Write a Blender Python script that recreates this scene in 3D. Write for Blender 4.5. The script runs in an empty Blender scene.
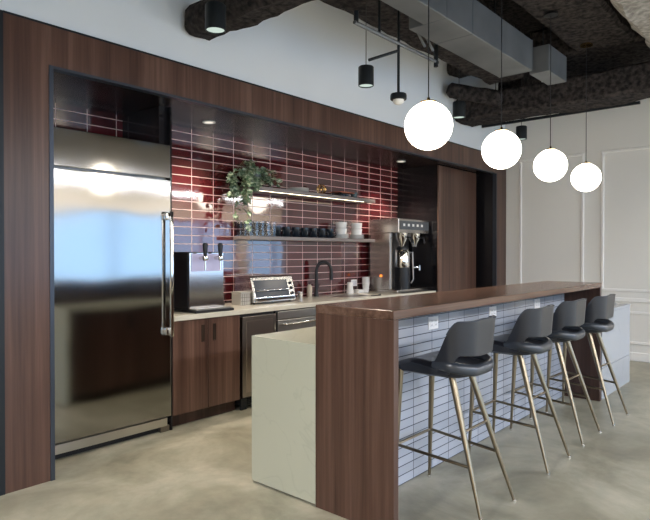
import bpy, bmesh, math, random
from mathutils import Vector, Matrix, noise
random.seed(7)
S = bpy.context.scene
COL = S.collection
PI = math.pi

# ------------------------------------------------------------------ materials
def mat(name, color=(.5,.5,.5), rough=.5, metal=0., spec=.5, coat=0., trans=0., ior=1.45, emit=None, es=0., coat_rough=.05):
    m = bpy.data.materials.new(name); m.use_nodes = True
    b = m.node_tree.nodes['Principled BSDF']
    b.inputs['Base Color'].default_value = (*color, 1)
    b.inputs['Roughness'].default_value = rough
    b.inputs['Metallic'].default_value = metal
    b.inputs['Specular IOR Level'].default_value = spec
    b.inputs['Coat Weight'].default_value = coat
    b.inputs['Coat Roughness'].default_value = coat_rough
    b.inputs['Transmission Weight'].default_value = trans
    b.inputs['IOR'].default_value = ior
    if emit:
        b.inputs['Emission Color'].default_value = (*emit, 1)
        b.inputs['Emission Strength'].default_value = es
    return m
def N(m, t, **kw):
    n = m.node_tree.nodes.new(t)
    for k, v in kw.items():
        if hasattr(n, k): setattr(n, k, v)
        else: n.inputs[k.replace('_', ' ')].default_value = v
    return n
def L(m, a, ao, b, bi): m.node_tree.links.new(a.outputs[ao], b.inputs[bi])
def P(m): return m.node_tree.nodes['Principled BSDF']
def coords(m, scale=(1,1,1), rot=(0,0,0), loc=(0,0,0)):
    g = N(m, 'ShaderNodeNewGeometry'); mp = N(m, 'ShaderNodeMapping')
    mp.inputs['Scale'].default_value = scale; mp.inputs['Rotation'].default_value = rot; mp.inputs['Location'].default_value = loc
    L(m, g, 'Position', mp, 'Vector'); return mp
def ramp(m, stops):
    r = N(m, 'ShaderNodeValToRGB'); e = r.color_ramp.elements
    e[0].position, e[0].color = stops[0][0], (*stops[0][1], 1)
    e[1].position, e[1].color = stops[-1][0], (*stops[-1][1], 1)
    for p, c in stops[1:-1]:
        q = e.new(p); q.color = (*c, 1)
    return r
def bump(m, src, out, strength=.2, dist=.01):
    b = N(m, 'ShaderNodeBump'); b.inputs['Strength'].default_value = strength; b.inputs['Distance'].default_value = dist
    L(m, src, out, b, 'Height'); L(m, b, 'Normal', P(m), 'Normal'); return b

def wood(name, axis, c1, c2, c3, rough=.38):
    m = mat(name, rough=rough, spec=.5)
    sc = {'z': (38, 38, .9), 'x': (.9, 38, 38)}[axis]
    a = coords(m, sc); n = N(m, 'ShaderNodeTexNoise'); n.inputs['Scale'].default_value = 1; n.inputs['Detail'].default_value = 5; n.inputs['Roughness'].default_value = .6
    L(m, a, 'Vector', n, 'Vector')
    sb = {'z': (7, 7, .15), 'x': (.15, 7, 7)}[axis]
    a2 = coords(m, sb, loc=(3, 1, 2)); n2 = N(m, 'ShaderNodeTexNoise'); n2.inputs['Scale'].default_value = 1; n2.inputs['Detail'].default_value = 2
    L(m, a2, 'Vector', n2, 'Vector')
    mx = N(m, 'ShaderNodeMix', data_type='FLOAT'); mx.inputs[0].default_value = .5
    L(m, n, 'Fac', mx, 2); L(m, n2, 'Fac', mx, 3)
    r = ramp(m, [(.36, c1), (.5, c2), (.64, c3)])
    L(m, mx, 0, r, 'Fac'); L(m, r, 'Color', P(m), 'Base Color')
    bump(m, n, 'Fac', .12, .002)
    return m
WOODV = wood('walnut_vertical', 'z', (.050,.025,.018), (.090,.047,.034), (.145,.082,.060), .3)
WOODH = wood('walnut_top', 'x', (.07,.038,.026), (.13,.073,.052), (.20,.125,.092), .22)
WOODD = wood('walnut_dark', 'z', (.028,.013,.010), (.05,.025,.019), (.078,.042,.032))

def tile(name, pw, ph, ox, oz, c1, c2, grout, ms, rough, axis='x', bmp=.25, wav=0.0):
    m = mat(name, rough=rough, spec=.6)
    g = N(m, 'ShaderNodeNewGeometry'); sp = N(m, 'ShaderNodeSeparateXYZ'); cb = N(m, 'ShaderNodeCombineXYZ')
    L(m, g, 'Position', sp, 0)
    a1 = N(m, 'ShaderNodeMath', operation='SUBTRACT'); a1.inputs[1].default_value = ox
    a2 = N(m, 'ShaderNodeMath', operation='SUBTRACT'); a2.inputs[1].default_value = oz
    L(m, sp, 'X' if axis == 'x' else 'Y', a1, 0); L(m, sp, 'Z', a2, 0)
    L(m, a1, 0, cb, 'X'); L(m, a2, 0, cb, 'Y')
    b = N(m, 'ShaderNodeTexBrick', offset=0.0, squash=1.0)
    b.inputs['Scale'].default_value = 1; b.inputs['Brick Width'].default_value = pw; b.inputs['Row Height'].default_value = ph
    b.inputs['Mortar Size'].default_value = ms; b.inputs['Mortar Smooth'].default_value = .2; b.inputs['Bias'].default_value = 0
    b.inputs['Color1'].default_value = (*c1, 1); b.inputs['Color2'].default_value = (*c2, 1); b.inputs['Mortar'].default_value = (*grout, 1)
    L(m, cb, 0, b, 'Vector'); L(m, b, 'Color', P(m), 'Base Color')
    rr = N(m, 'ShaderNodeMapRange'); rr.inputs['To Min'].default_value = rough; rr.inputs['To Max'].default_value = .7
    L(m, b, 'Fac', rr, 'Value'); L(m, rr, 0, P(m), 'Roughness')
    n = N(m, 'ShaderNodeTexNoise'); n.inputs['Scale'].default_value = 9; n.inputs['Detail'].default_value = 1
    L(m, g, 'Position', n, 'Vector')
    inv = N(m, 'ShaderNodeMath', operation='MULTIPLY_ADD'); inv.inputs[1].default_value = -1; inv.inputs[2].default_value = 1
    L(m, b, 'Fac', inv, 0)
    ad = N(m, 'ShaderNodeMath', operation='MULTIPLY_ADD'); ad.inputs[1].default_value = wav
    L(m, n, 'Fac', ad, 0); L(m, inv, 0, ad, 2)
    bump(m, ad, 0, bmp, .002)
    return m
TILER = tile('oxblood_glazed_tile', .2435, .0765, 3.133, 2.274, (.055,.007,.009), (.105,.012,.016), (.62,.47,.45), .0036, .06, wav=.8)
P(TILER).inputs['IOR'].default_value = 1.85
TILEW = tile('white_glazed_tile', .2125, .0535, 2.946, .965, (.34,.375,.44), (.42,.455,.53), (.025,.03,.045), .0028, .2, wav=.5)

def steel(name, c, rough, wave):
    m = mat(name, c, rough, 1.)
    a = coords(m, (.95, .4, 1.5)); n = N(m, 'ShaderNodeTexNoise'); n.inputs['Scale'].default_value = 1.3; n.inputs['Detail'].default_value = 1
    L(m, a, 'Vector', n, 'Vector'); bump(m, n, 'Fac', wave, .02)
    P(m).inputs['Anisotropic'].default_value = .2
    return m
STEEL = steel('brushed_steel_door', (.31,.31,.305), .10, .28)
STEEL2 = mat('brushed_steel', (.60,.59,.57), .28, 1.)
CHROME = mat('chrome', (.75,.74,.72), .10, 1.)
DSTEEL = mat('dark_steel', (.30,.27,.25), .3, 1.)
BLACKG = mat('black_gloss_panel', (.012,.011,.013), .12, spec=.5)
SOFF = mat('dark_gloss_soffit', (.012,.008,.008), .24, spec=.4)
BLACK = mat('black_satin', (.012,.013,.016), .4)
TRIMM = mat('dark_bronze_trim', (.055,.065,.085), .35, .6)
DARKM = mat('black_metal', (.02,.024,.028), .45, .5)
BRASS = mat('aged_brass', (.25,.21,.15), .30, 1.)
BRASSL = mat('polished_brass', (.75,.52,.22), .2, 1.)
GALV = mat('galvanised_duct', (.2,.2,.2), .5, .35)
an = N(GALV, 'ShaderNodeTexNoise'); an.inputs['Scale'].default_value = 3.; cg = coords(GALV); L(GALV, cg, 0, an, 'Vector')
rg = ramp(GALV, [(.3, (.10,.11,.12)), (.7, (.155,.165,.175))]); L(GALV, an, 'Fac', rg, 'Fac'); L(GALV, rg, 'Color', P(GALV), 'Base Color')
WHITE = mat('white_ceramic', (.80,.80,.78), .25)
PAPER = mat('white_paper', (.85,.84,.82), .6)
BLKCER = mat('black_glaze_ceramic', (.010,.016,.024), .12)
GLASS = mat('clear_glass', (1,1,1), .02, trans=1., ior=1.45)
DGLASS = mat('smoked_oven_glass', (.05,.06,.08), .18, spec=.5)
OUTLET = mat('white_plastic', (.82,.83,.85), .3)
SLOT = mat('outlet_slot', (.08,.08,.09), .5)
BAMB = mat('grey_patterned_box', (.42,.40,.36), .5)
COPPER = mat('copper_tray', (.50,.18,.11), .3, .8)
SOAPM = mat('beige_plastic', (.62,.55,.44), .4)
SHELFM = wood('shelf_taupe_wood', 'x', (.17,.145,.135), (.24,.205,.19), (.32,.28,.26), .4)
RED = mat('orange_switch', (.8,.25,.04), .4, emit=(1,.25,.03), es=1.2)
WALLW = mat('sky_tinted_white_wall', (.74,.745,.75), .65)
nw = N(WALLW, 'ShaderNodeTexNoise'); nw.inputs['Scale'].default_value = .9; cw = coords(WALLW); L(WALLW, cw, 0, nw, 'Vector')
rw = ramp(WALLW, [(.3, (.68,.73,.78)), (.7, (.74,.78,.82))]); L(WALLW, nw, 'Fac', rw, 'Fac'); L(WALLW, rw, 'Color', P(WALLW), 'Base Color')  # white paint; the bluish cast of sky light is put into its colour
FARW = mat('painted_grey_wall', (.76,.76,.74), .6)
TRIMW = mat('painted_trim', (.84,.84,.83), .5)
GREEN = mat('dark_green_wall', (.035,.06,.045), .4)
CREAM = mat('cream_wall', (.62,.52,.38), .7)
FRAME = mat('window_frame', (.05,.05,.055), .4)

def leather():
    m = mat('charcoal_leather', (.020,.023,.031), .33, spec=.6)
    a = coords(m); n = N(m, 'ShaderNodeTexNoise'); n.inputs['Scale'].default_value = 220; L(m, a, 0, n, 'Vector'); bump(m, n, 'Fac', .08, .001)
    return m
LEATH = leather()

def concrete():
    m = mat('polished_concrete', rough=.32, spec=.4)
    a = coords(m); n = N(m, 'ShaderNodeTexNoise'); n.inputs['Scale'].default_value = 1.6; n.inputs['Detail'].default_value = 8; n.inputs['Roughness'].default_value = .62; n.inputs['Distortion'].default_value = .6
    L(m, a, 0, n, 'Vector')
    r = ramp(m, [(.34, (.22,.208,.155)), (.5, (.33,.315,.245)), (.64, (.44,.42,.34))])
    L(m, n, 'Fac', r, 'Fac')
    n2 = N(m, 'ShaderNodeTexNoise'); n2.inputs['Scale'].default_value = 4.; n2.inputs['Detail'].default_value = 2; L(m, a, 0, n2, 'Vector')
    r3 = ramp(m, [(.35, (.88,.90,.87)), (.65, (1.08,1.055,1.03))])
    L(m, n2, 'Fac', r3, 'Fac')
    n2.inputs['Detail'].default_value = 7; n2.inputs['Scale'].default_value = 6.5; n2.inputs['Roughness'].default_value = .65
    v = N(m, 'ShaderNodeTexVoronoi'); v.inputs['Scale'].default_value = 1.7; L(m, a, 0, v, 'Vector')
    r2 = ramp(m, [(.0, (.42,.40,.37)), (.022, (.42,.40,.37)), (.032, (1,1,1))]); L(m, v, 'Distance', r2, 'Fac')
    mx = N(m, 'ShaderNodeMix', data_type='RGBA', blend_type='MULTIPLY'); mx.inputs[0].default_value = 1.
    L(m, r, 'Color', mx, 6); L(m, r3, 'Color', mx, 7)
    mx2 = N(m, 'ShaderNodeMix', data_type='RGBA', blend_type='MULTIPLY'); mx2.inputs[0].default_value = .6
    L(m, mx, 2, mx2, 6); L(m, r2, 'Color', mx2, 7); L(m, mx2, 2, P(m), 'Base Color')
    rr = N(m, 'ShaderNodeMapRange'); rr.inputs['To Min'].default_value = .26; rr.inputs['To Max'].default_value = .45
    L(m, n, 'Fac', rr, 'Value'); L(m, rr, 0, P(m), 'Roughness')
    bump(m, n, 'Fac', .05, .004)
    return m
CONC = concrete()

def quartz(name, base):
    m = mat(name, base, .2, spec=.5)
    a = coords(m, rot=(.3, .5, .2)); n = N(m, 'ShaderNodeTexNoise'); n.inputs['Scale'].default_value = 1.3; n.inputs['Detail'].default_value = 3; n.inputs['Distortion'].default_value = 1.4
    L(m, a, 0, n, 'Vector')
    d = tuple(x*.93 for x in base)
    r = ramp(m, [(.49, base), (.5, d), (.51, base)]); L(m, n, 'Fac', r, 'Fac'); L(m, r, 'Color', P(m), 'Base Color')
    return m
QUARTZ = quartz('pale_quartz', (.48,.49,.40))
QTOP = quartz('white_quartz', (.60,.58,.50))

def fuzz(name, c1, c2):
    m = mat(name, c1, .9, spec=.1)
    a = coords(m); n = N(m, 'ShaderNodeTexNoise'); n.inputs['Scale'].default_value = 22; n.inputs['Detail'].default_value = 4; L(m, a, 0, n, 'Vector')
    r = ramp(m, [(.35, c1), (.7, c2)]); L(m, n, 'Fac', r, 'Fac'); L(m, r, 'Color', P(m), 'Base Color')
    bump(m, n, 'Fac', .8, .03); return m
FIRE = fuzz('dark_fireproofing', (.014,.013,.014), (.060,.052,.050))
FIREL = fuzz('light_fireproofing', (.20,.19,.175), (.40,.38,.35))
DECK = fuzz('black_deck', (.006,.006,.007), (.03,.026,.025))
LEAFM = mat('pothos_leaf', (.10,.20,.09), .4)
ln = N(LEAFM, 'ShaderNodeTexNoise'); ln.inputs['Scale'].default_value = 40; lc = coords(LEAFM); L(LEAFM, lc, 0, ln, 'Vector')
lr = ramp(LEAFM, [(.35, (.06,.12,.075)), (.5, (.16,.26,.15)), (.62, (.55,.60,.47))]); L(LEAFM, ln, 'Fac', lr, 'Fac'); L(LEAFM, lr, 'Color', P(LEAFM), 'Base Color')
STEMM = mat('plant_stem', (.12,.14,.05), .6)
POTM = mat('blue_grey_pot', (.06,.09,.10), .4)
def emis(name, c, s):
    m = bpy.data.materials.new(name); m.use_nodes = True; nt = m.node_tree; nt.nodes.clear()
    e = nt.nodes.new('ShaderNodeEmission'); o = nt.nodes.new('ShaderNodeOutputMaterial')
    e.inputs[0].default_value = (*c, 1); e.inputs[1].default_value = s; nt.links.new(e.outputs[0], o.inputs[0]); return m
GLOBE = emis('lit_opal_glass', (1, .90, .76), 9.0)
LED = emis('led_strip', (1, .86, .62), 5.0)
LENS = emis('lit_lens', (.8, .95, .85), .55)
DOWNL = emis('lit_downlight', (1, .92, .8), .9)

# ------------------------------------------------------------------ mesh builder
ORG = {}
class MB:
    def __init__(s): s.b = bmesh.new()
    def merge(s, t, M=None):
        if M is not None: bmesh.ops.transform(t, matrix=M, verts=t.verts)
        me = bpy.data.meshes.new('tmp'); t.to_mesh(me); t.free(); s.b.from_mesh(me); bpy.data.meshes.remove(me); return s
    def box(s, x0, x1, y0, y1, z0, z1, bev=0., seg=2, M=None):
        t = bmesh.new(); bmesh.ops.create_cube(t, size=1)
        bmesh.ops.scale(t, vec=(x1-x0, y1-y0, z1-z0), verts=t.verts)
        bmesh.ops.translate(t, vec=((x0+x1)/2, (y0+y1)/2, (z0+z1)/2), verts=t.verts)
        if bev: bmesh.ops.bevel(t, geom=t.edges[:], offset=bev, segments=seg, profile=.5, affect='EDGES')
        return s.merge(t, M)
    def prism(s, pts, axis, a, b, bev=0.):
        """pts 2D outline; axis extruded: 'x' pts=(y,z); 'y' pts=(x,z); 'z' pts=(x,y)"""
        t = bmesh.new()
        f = {'x': lambda p, q: (q, p[0], p[1]), 'y': lambda p, q: (p[0], q, p[1]), 'z': lambda p, q: (p[0], p[1], q)}[axis]
        v0 = [t.verts.new(f(p, a)) for p in pts]; v1 = [t.verts.new(f(p, b)) for p in pts]
        t.faces.new(v0); t.faces.new(v1); n = len(pts)
        for i in range(n): t.faces.new((v0[i], v0[(i+1) % n], v1[(i+1) % n], v1[i]))
        bmesh.ops.recalc_face_normals(t, faces=t.faces)
        if bev: bmesh.ops.bevel(t, geom=t.edges[:], offset=bev, segments=2, profile=.5, affect='EDGES')
        return s.merge(t)
    def lathe(s, prof, c=(0,0,0), n=24, M=None):
        t = bmesh.new(); rings = []
        for r, z in prof:
            if r < 1e-6: rings.append([t.verts.new((0, 0, z))])
            else: rings.append([t.verts.new((r*math.cos(2*PI*i/n), r*math.sin(2*PI*i/n), z)) for i in range(n)])
        for a, b in zip(rings, rings[1:]):
            for i in range(n):
                j = (i+1) % n
                q = [a[i % len(a)], a[j % len(a)], b[j % len(b)], b[i % len(b)]]
                u = []
                for v in q:
                    if v not in u: u.append(v)
                if len(u) > 2:
                    try: t.faces.new(u)
                    except ValueError: pass
        bmesh.ops.recalc_face_normals(t, faces=t.faces)
        if M is not None: bmesh.ops.transform(t, matrix=M, verts=t.verts)
        return s.merge(t, Matrix.Translation(c))
    def tube(s, pts, r, n=10, caps=True):
        """round tube through points; r number or list"""
        pts = [Vector(p) for p in pts]; rs = r if isinstance(r, (list, tuple)) else [r]*len(pts)
        t = bmesh.new(); rings = []; prev = None
        for i, p in enumerate(pts):
            d = (pts[min(i+1, len(pts)-1)] - pts[max(i-1, 0)]).normalized()
            if prev is None:
                u = d.orthogonal().normalized()
            else:
                u = (prev - d*prev.dot(d)).normalized()
            prev = u; w = d.cross(u)
            rings.append([t.verts.new(p + (u*math.cos(2*PI*k/n) + w*math.sin(2*PI*k/n))*rs[i]) for k in range(n)])
        for a, b in zip(rings, rings[1:]):
            for k in range(n): t.faces.new((a[k], a[(k+1) % n], b[(k+1) % n], b[k]))
        if caps: t.faces.new(rings[0]); t.faces.new(rings[-1])
        bmesh.ops.recalc_face_normals(t, faces=t.faces)
        return s.merge(t)
    def rough_box(s, x0, x1, y0, y1, z0, z1, step=.12, amp=.02, M=None, bev=.03):
        t = bmesh.new(); bmesh.ops.create_cube(t, size=1)
        d = (x1-x0, y1-y0, z1-z0)
        bmesh.ops.scale(t, vec=d, verts=t.verts)
        if bev: bmesh.ops.bevel(t, geom=t.edges[:], offset=bev, segments=1, affect='EDGES')
        for ax in range(3):
            k = int(d[ax]/step)
            for i in range(1, k):
                co = Vector((0,0,0)); co[ax] = -d[ax]/2 + d[ax]*i/k; no = Vector((0,0,0)); no[ax] = 1
                bmesh.ops.bisect_plane(t, geom=t.verts[:]+t.edges[:]+t.faces[:], plane_co=co, plane_no=no)
        bmesh.ops.translate(t, vec=((x0+x1)/2, (y0+y1)/2, (z0+z1)/2), verts=t.verts)
        for v in t.verts:
            v.co += noise.noise_vector(v.co*4.5)*amp + noise.noise_vector(v.co*14)*amp*.5
        return s.merge(t, M)
    def build(s, name, m, parent=None, smooth=False, org=None):
        me = bpy.data.meshes.new(name)
        o = ORG.get(parent.name, Vector((0,0,0))) if parent else (Vector(org) if org else Vector((0,0,0)))
        bmesh.ops.translate(s.b, vec=-o, verts=s.b.verts)
        bmesh.ops.recalc_face_normals(s.b, faces=s.b.faces)
        s.b.to_mesh(me); s.b.free(); me.materials.append(m)
        if smooth:
            for p in me.polygons: p.use_smooth = True
            try: me.set_sharp_from_angle(angle=math.radians(40))
            except Exception: pass
        ob = bpy.data.objects.new(name, me); COL.objects.link(ob)
        if parent: ob.parent = parent
        else: ob.location = o
        ORG[ob.name] = o
        return ob
def tag(o, label=None, cat=None, group=None, kind=None):
    if label: o['label'] = label
    if cat: o['category'] = cat
    if group: o['group'] = group
    if kind: o['kind'] = kind
    return o
def thing(name, loc, label, cat, group=None):
    o = bpy.data.objects.new(name, None); o.empty_display_size = .1; COL.objects.link(o); o.location = loc
    ORG[o.name] = Vector(loc); return tag(o, label, cat, group)
def struct(name, mb, m, smooth=False): return tag(mb.build(name, m, smooth=smooth), kind='structure')
def copy_tree(o, parent=None):
    c = o.copy(); COL.objects.link(c)
    if parent: c.parent = parent
    for ch in list(o.children): copy_tree(ch, c)
    return c

# ------------------------------------------------------------------ key dimensions
F = 3.4665           # facade plane
ZL, ZT = 2.464, 2.695
YB = 4.33            # tiled wall
CEIL = 3.85

# ------------------------------------------------------------------ setting
struct('floor', MB().box(-4, 14, -4.2, 4.6, -.1, 0), CONC)
struct('ceiling', MB().rough_box(-4, 14, -4.2, 4.6, CEIL, CEIL+.12, step=.45, amp=.05, bev=0), DECK)
struct('wall_back', MB().box(1.2, 7.98, YB, YB+.12, 0, 3.4), TILER)
struct('wall_left', MB().box(-4, 1.20, F+.10, F+.22, 0, CEIL), GREEN)
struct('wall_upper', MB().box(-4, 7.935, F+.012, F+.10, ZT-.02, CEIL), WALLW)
# far wall with moulded panels
struct('wall_right', MB().box(7.94, 8.1, .62, 4.45, 0, CEIL), FARW)
def panel_frame(y0, y1, z0, z1, w=.035, d=.02):
    m = MB(); x1 = 7.94; x0 = x1-d
    m.box(x0, x1, y0, y1, z0, z0+w, .006, 1).box(x0, x1, y0, y1, z1-w, z1, .006, 1)
    m.box(x0, x1, y0, y0+w, z0+w, z1-w, .006, 1).box(x0, x1, y1-w, y1, z0+w, z1-w, .006, 1); return m
struct('trim_1', panel_frame(2.40, 3.27, .86, 2.66), TRIMW)
struct('trim_2', panel_frame(.8, 2.19, .86, 2.66), TRIMW)
struct('trim_3', MB().box(7.91, 7.94, .62, F, .735, .785, .008, 2), TRIMW)
struct('trim_4', panel_frame(.8, 3.27, .21, .62), TRIMW)
struct('baseboard_right', MB().box(7.92, 7.94, .62, F, 0, .11, .006, 1), TRIMW)
# side and rear walls out of frame
struct('wall_rear_left', MB().box(-4.15, -4, -4.2, 4.6, 0, CEIL), CREAM)
struct('wall_rear_right', MB().box(14, 14.15, -4.2, 4.6, 0, CEIL), CREAM)
struct('wall_return', MB().box(8.1, 14, .62, .72, 0, CEIL), FARW)
# window wall at y=-4.2
wx = [(-3.4, -.9), (-.5, 1.2), (1.5, 4.6), (4.85, 8.1), (8.45, 10.9), (11.3, 13.6)]
WZ0, WZ1 = .55, 2.22
wm = MB().box(-4, 14, -4.35, -4.2, 0, WZ0).box(-4, 14, -4.35, -4.2, WZ1, CEIL)
edges = [-4] + [v for p in wx for v in p] + [14]
for i in range(0, len(edges), 2): wm.box(edges[i], edges[i+1], -4.35, -4.2, WZ0, WZ1)
struct('wall_window', wm, CREAM)
for i, (a, b) in enumerate(wx):
    fm = MB(); y0, y1 = -4.31, -4.25
    fm.box(a, b, y0, y1, WZ0, WZ0+.05).box(a, b, y0, y1, WZ1-.05, WZ1).box(a, a+.05, y0, y1, WZ0+.05, WZ1-.05).box(b-.05, b, y0, y1, WZ0+.05, WZ1-.05)
    fm.box((a+b)/2-.025, (a+b)/2+.025, y0, y1, WZ0+.05, WZ1-.05)
    w = struct('window_%d' % (i+1), fm, FRAME)

# soffit and dark panels inside the niche
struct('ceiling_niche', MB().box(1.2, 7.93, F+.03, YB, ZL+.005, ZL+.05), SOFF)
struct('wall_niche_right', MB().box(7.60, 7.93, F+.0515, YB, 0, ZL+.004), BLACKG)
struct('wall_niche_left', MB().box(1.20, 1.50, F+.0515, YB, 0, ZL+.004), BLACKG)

# ------------------------------------------------------------------ walnut portal
t = thing('portal_surround', (4.6, F, 0), 'long walnut portal framing the kitchen niche, pillar at each end and header across the top', 'surround')
MB().box(1.245, 1.495, F, F+.05, 0, ZT).build('pillar', WOODV, t)
MB().box(7.625, 7.935, F, F+.05, 0, ZT).build('pillar', WOODV, t)
MB().box(1.4951, 7.6249, F, F+.05, ZL+.001, ZT).build('header', WOODV, t)
m = MB().box(1.495, 1.52, F-.006, F+.05, 0, ZL).box(1.52, 7.6, F-.006, F+.05, ZL-.016, ZL).box(7.6, 7.625, F-.006, F+.05, 0, ZL)
m.build('edge_trim', TRIMM, t)
m = MB().box(1.215, 1.245, F-.004, F+.05, 0, ZT+.01).box(1.245, 7.935, F-.004, F+.011, ZT, ZT+.012)
m.build('outer_trim', DARKM, t)

# tall walnut panel + black side panel at the end of the counter
t = thing('tall_cabinet', (7.0, 4.0, 0), 'full height walnut cabinet closing the right end of the kitchen counter', 'cabinet')
MB().box(6.44, 7.46, 3.72, YB-.004, 0, ZL).build('body', BLACKG, t)
MB().box(6.435, 7.47, 3.70, 3.719, .10, ZL-.005, .002, 1).build('door', WOODV, t)

# niche divider between fridge and counter
t = tag(MB().box(2.525, 2.540, 3.76, YB-.002, 0, ZL).box(2.455, 2.5249, 3.80, YB-.002, 2.18, ZL).build('divider_panel', BLACKG), 'tall thin black gloss divider panel between the refrigerator and the base cabinets', 'panel')

# ------------------------------------------------------------------ refrigerator
t = thing('refrigerator', (2.04, 4.0, 0), 'tall built-in stainless steel refrigerator at the left end of the kitchen', 'refrigerator')
MB().box(1.56, 2.515, 3.805, 4.31, .05, 2.165, .004, 1).build('body', DSTEEL, t)
d = MB().box(1.555, 2.52, 3.745, 3.80, .115, 1.905, .006, 2).build('door', STEEL, t)
MB().box(1.555, 2.52, 3.75, 3.80, 1.918, 2.17, .005, 2).build('upper_panel', STEEL, t)
h = MB().box(2.478, 2.502, 3.680, 3.704, .725, 1.665, .005)
h.box(2.455, 2.50, 3.704, 3.744, .74, .79, .004).box(2.455, 2.50, 3.704, 3.744, 1.60, 1.655, .004)
h.build('handle', CHROME, d, smooth=True)
m = MB().box(1.555, 2.49, 3.75, 3.79, .045, .108, .004)
m.build('toe_grille', STEEL2, t)
MB().box(1.56, 2.50, 3.80, 4.2, 0, .05).build('base', BLACK, t)
MB().box(2.44, 2.515, 3.765, 3.80, .0, .044).build('foot', DSTEEL, t)

# ------------------------------------------------------------------ base cabinets along the wall
def base_cabinet(x0, x1, label, nd=2, group=None):
    t = thing('base_cabinet', ((x0+x1)/2, 4.05, 0), label, 'cabinet', group)
    MB().box(x0, x1, 3.78, 4.32, .10, .828).box(x0, x1, 3.83, 4.30, 0, .10).build('body', WOODD, t)
    w = (x1-x0)/nd
    for i in range(nd):
        a, b = x0+i*w+.002, x0+(i+1)*w-.002
        dr = MB().box(a, b, 3.76, 3.779, .103, .825, .0015, 1).build('door', WOODV, t)
        if nd > 1: hx = b-.065 if i == 0 else a+.045
        else: hx = a+.05
        hm = MB()
        hm.box(hx, hx+.004, 3.756, 3.7605, .645, .775).box(hx+.026, hx+.030, 3.756, 3.7605, .645, .775)
        hm.box(hx, hx+.03, 3.756, 3.7605, .641, .645).box(hx, hx+.03, 3.756, 3.7605, .775, .779)
        hm.box(hx+.004, hx+.026, 3.7585, 3.7605, .645, .775)
        hm.build('handle', mat('bronze_pull_%d' % int(x0*100+i), (.045,.03,.022), .35, .5), dr)
    return t
base_cabinet(2.545, 3.212, 'walnut two-door base cabinet between the refrigerator and the undercounter appliance')
base_cabinet(4.28, 5.0, 'walnut base cabinet under the sink, behind the island')
base_cabinet(5.005, 5.7, 'walnut base cabinet behind the island, left of the cabinet below the coffee brewer')
base_cabinet(5.705, 6.42, 'walnut base cabinet below the coffee brewer, hidden behind the island')
t = thing('beverage_cooler', (3.43, 4.05, 0), 'dark stainless undercounter beverage cooler right of the two-door walnut cabinet', 'appliance')
MB().box(3.232, 3.636, 3.79, 4.31, .04, .822).build('body', BLACK, t)
d = MB().box(3.236, 3.632, 3.752, 3.788, .11, .802, .004).build('door', DSTEEL, t)
MB().box(3.275, 3.593, 3.7495, 3.754, .15, .765, .001, 1).build('door_panel', mat('smoky_steel', (.38,.33,.30), .28, 1.), d)
m = MB().box(3.25, 3.30, 3.775, 3.79, 0, .1).box(3.232, 3.25, 3.77, 3.79, .0, .1)
for i in range(5): m.box(3.30, 3.63, 3.775, 3.79, .02+i*.017, .028+i*.017)
m.build('toe_grille', DARKM, t)
MB().tube([(3.60, 3.728, .66), (3.60, 3.728, .71)], .006).box(3.594, 3.606, 3.728, 3.752, .68, .69).build('handle', CHROME, d)
t = thing('dishwasher', (3.95, 4.05, 0), 'stainless drawer-front dishwasher with bar handle beside the beverage cooler', 'appliance')
MB().box(3.655, 4.265, 3.79, 4.31, 0, .822).build('body', BLACK, t)
d1 = MB().box(3.658, 4.262, 3.755, 3.788, .10, .735, .004).build('door', STEEL2, t)
MB().box(3.658, 4.262, 3.755, 3.788, .742, .815, .003).build('control_panel', STEEL2, t)
MB().tube([(3.70, 3.715, .70), (4.22, 3.715, .70)], .009, 12).box(3.71, 3.725, 3.715, 3.756, .693, .707).box(4.195, 4.21, 3.715, 3.756, .693, .707).build('handle', CHROME, d1, smooth=True)

tag(MB().box(2.541, 6.433, 3.735, YB-.003, .830, .870, .003).build('worktop', QTOP), 'long pale quartz worktop running along the red tile wall', 'worktop')

# ------------------------------------------------------------------ island bar
t = thing('bar_island', (3.95, 1.8, 0), 'raised walnut bar island with waterfall ends and white tile front', 'bar')
MB().box(2.27, 5.62, 1.545, 2.045, 1.036, 1.080, .002, 1).build('bar_top', WOODH, t)
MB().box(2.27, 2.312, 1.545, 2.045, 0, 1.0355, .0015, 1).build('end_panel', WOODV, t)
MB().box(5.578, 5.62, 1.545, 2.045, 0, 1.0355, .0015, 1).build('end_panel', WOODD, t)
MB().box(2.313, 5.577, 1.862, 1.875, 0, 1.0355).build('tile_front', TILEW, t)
MB().box(2.313, 5.577, 1.876, 2.040, 0, 1.0355).build('knee_wall', WOODD, t)

t = thing('quartz_counter', (3.95, 2.3, 0), 'low counter with pale quartz waterfall end, on the kitchen side of the bar', 'counter')
MB().prism([(2.272, .012), (2.272, .866), (5.60, .866), (5.60, .83), (2.308, .83), (2.308, .012)], 'y', 2.048, 2.555, .0015).build('waterfall_top', QUARTZ, t)
m = MB().box(2.312, 5.60, 2.06, 2.50, .10, .828).box(2.312, 5.6, 2.06, 2.44, 0, .10)
m.build('body', WOODD, t)
for i in range(5):
    a = 2.32+i*.655
    d = MB().box(a, a+.65, 2.501, 2.52, .103, .825, .0015, 1).build('door', WOODV, t)
    MB().box(a+.58, a+.60, 2.5205, 2.526, .64, .78).build('handle', DARKM, d)

t = thing('end_counter', (6.2, 1.9, 0), 'low quartz-clad block at the far end of the bar, in front of the panelled wall', 'counter')
Q2 = quartz('grey_white_quartz', (.36,.385,.42))
MB().box(5.66, 6.66, 1.545, 2.40, .788, .815, .002, 1).build('top', Q2, t)
MB().box(5.665, 6.655, 1.55, 2.395, .286, .786, .001, 1).box(5.665, 6.655, 1.55, 2.395, .0, .283, .001, 1).build('side_panel', Q2, t)

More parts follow.
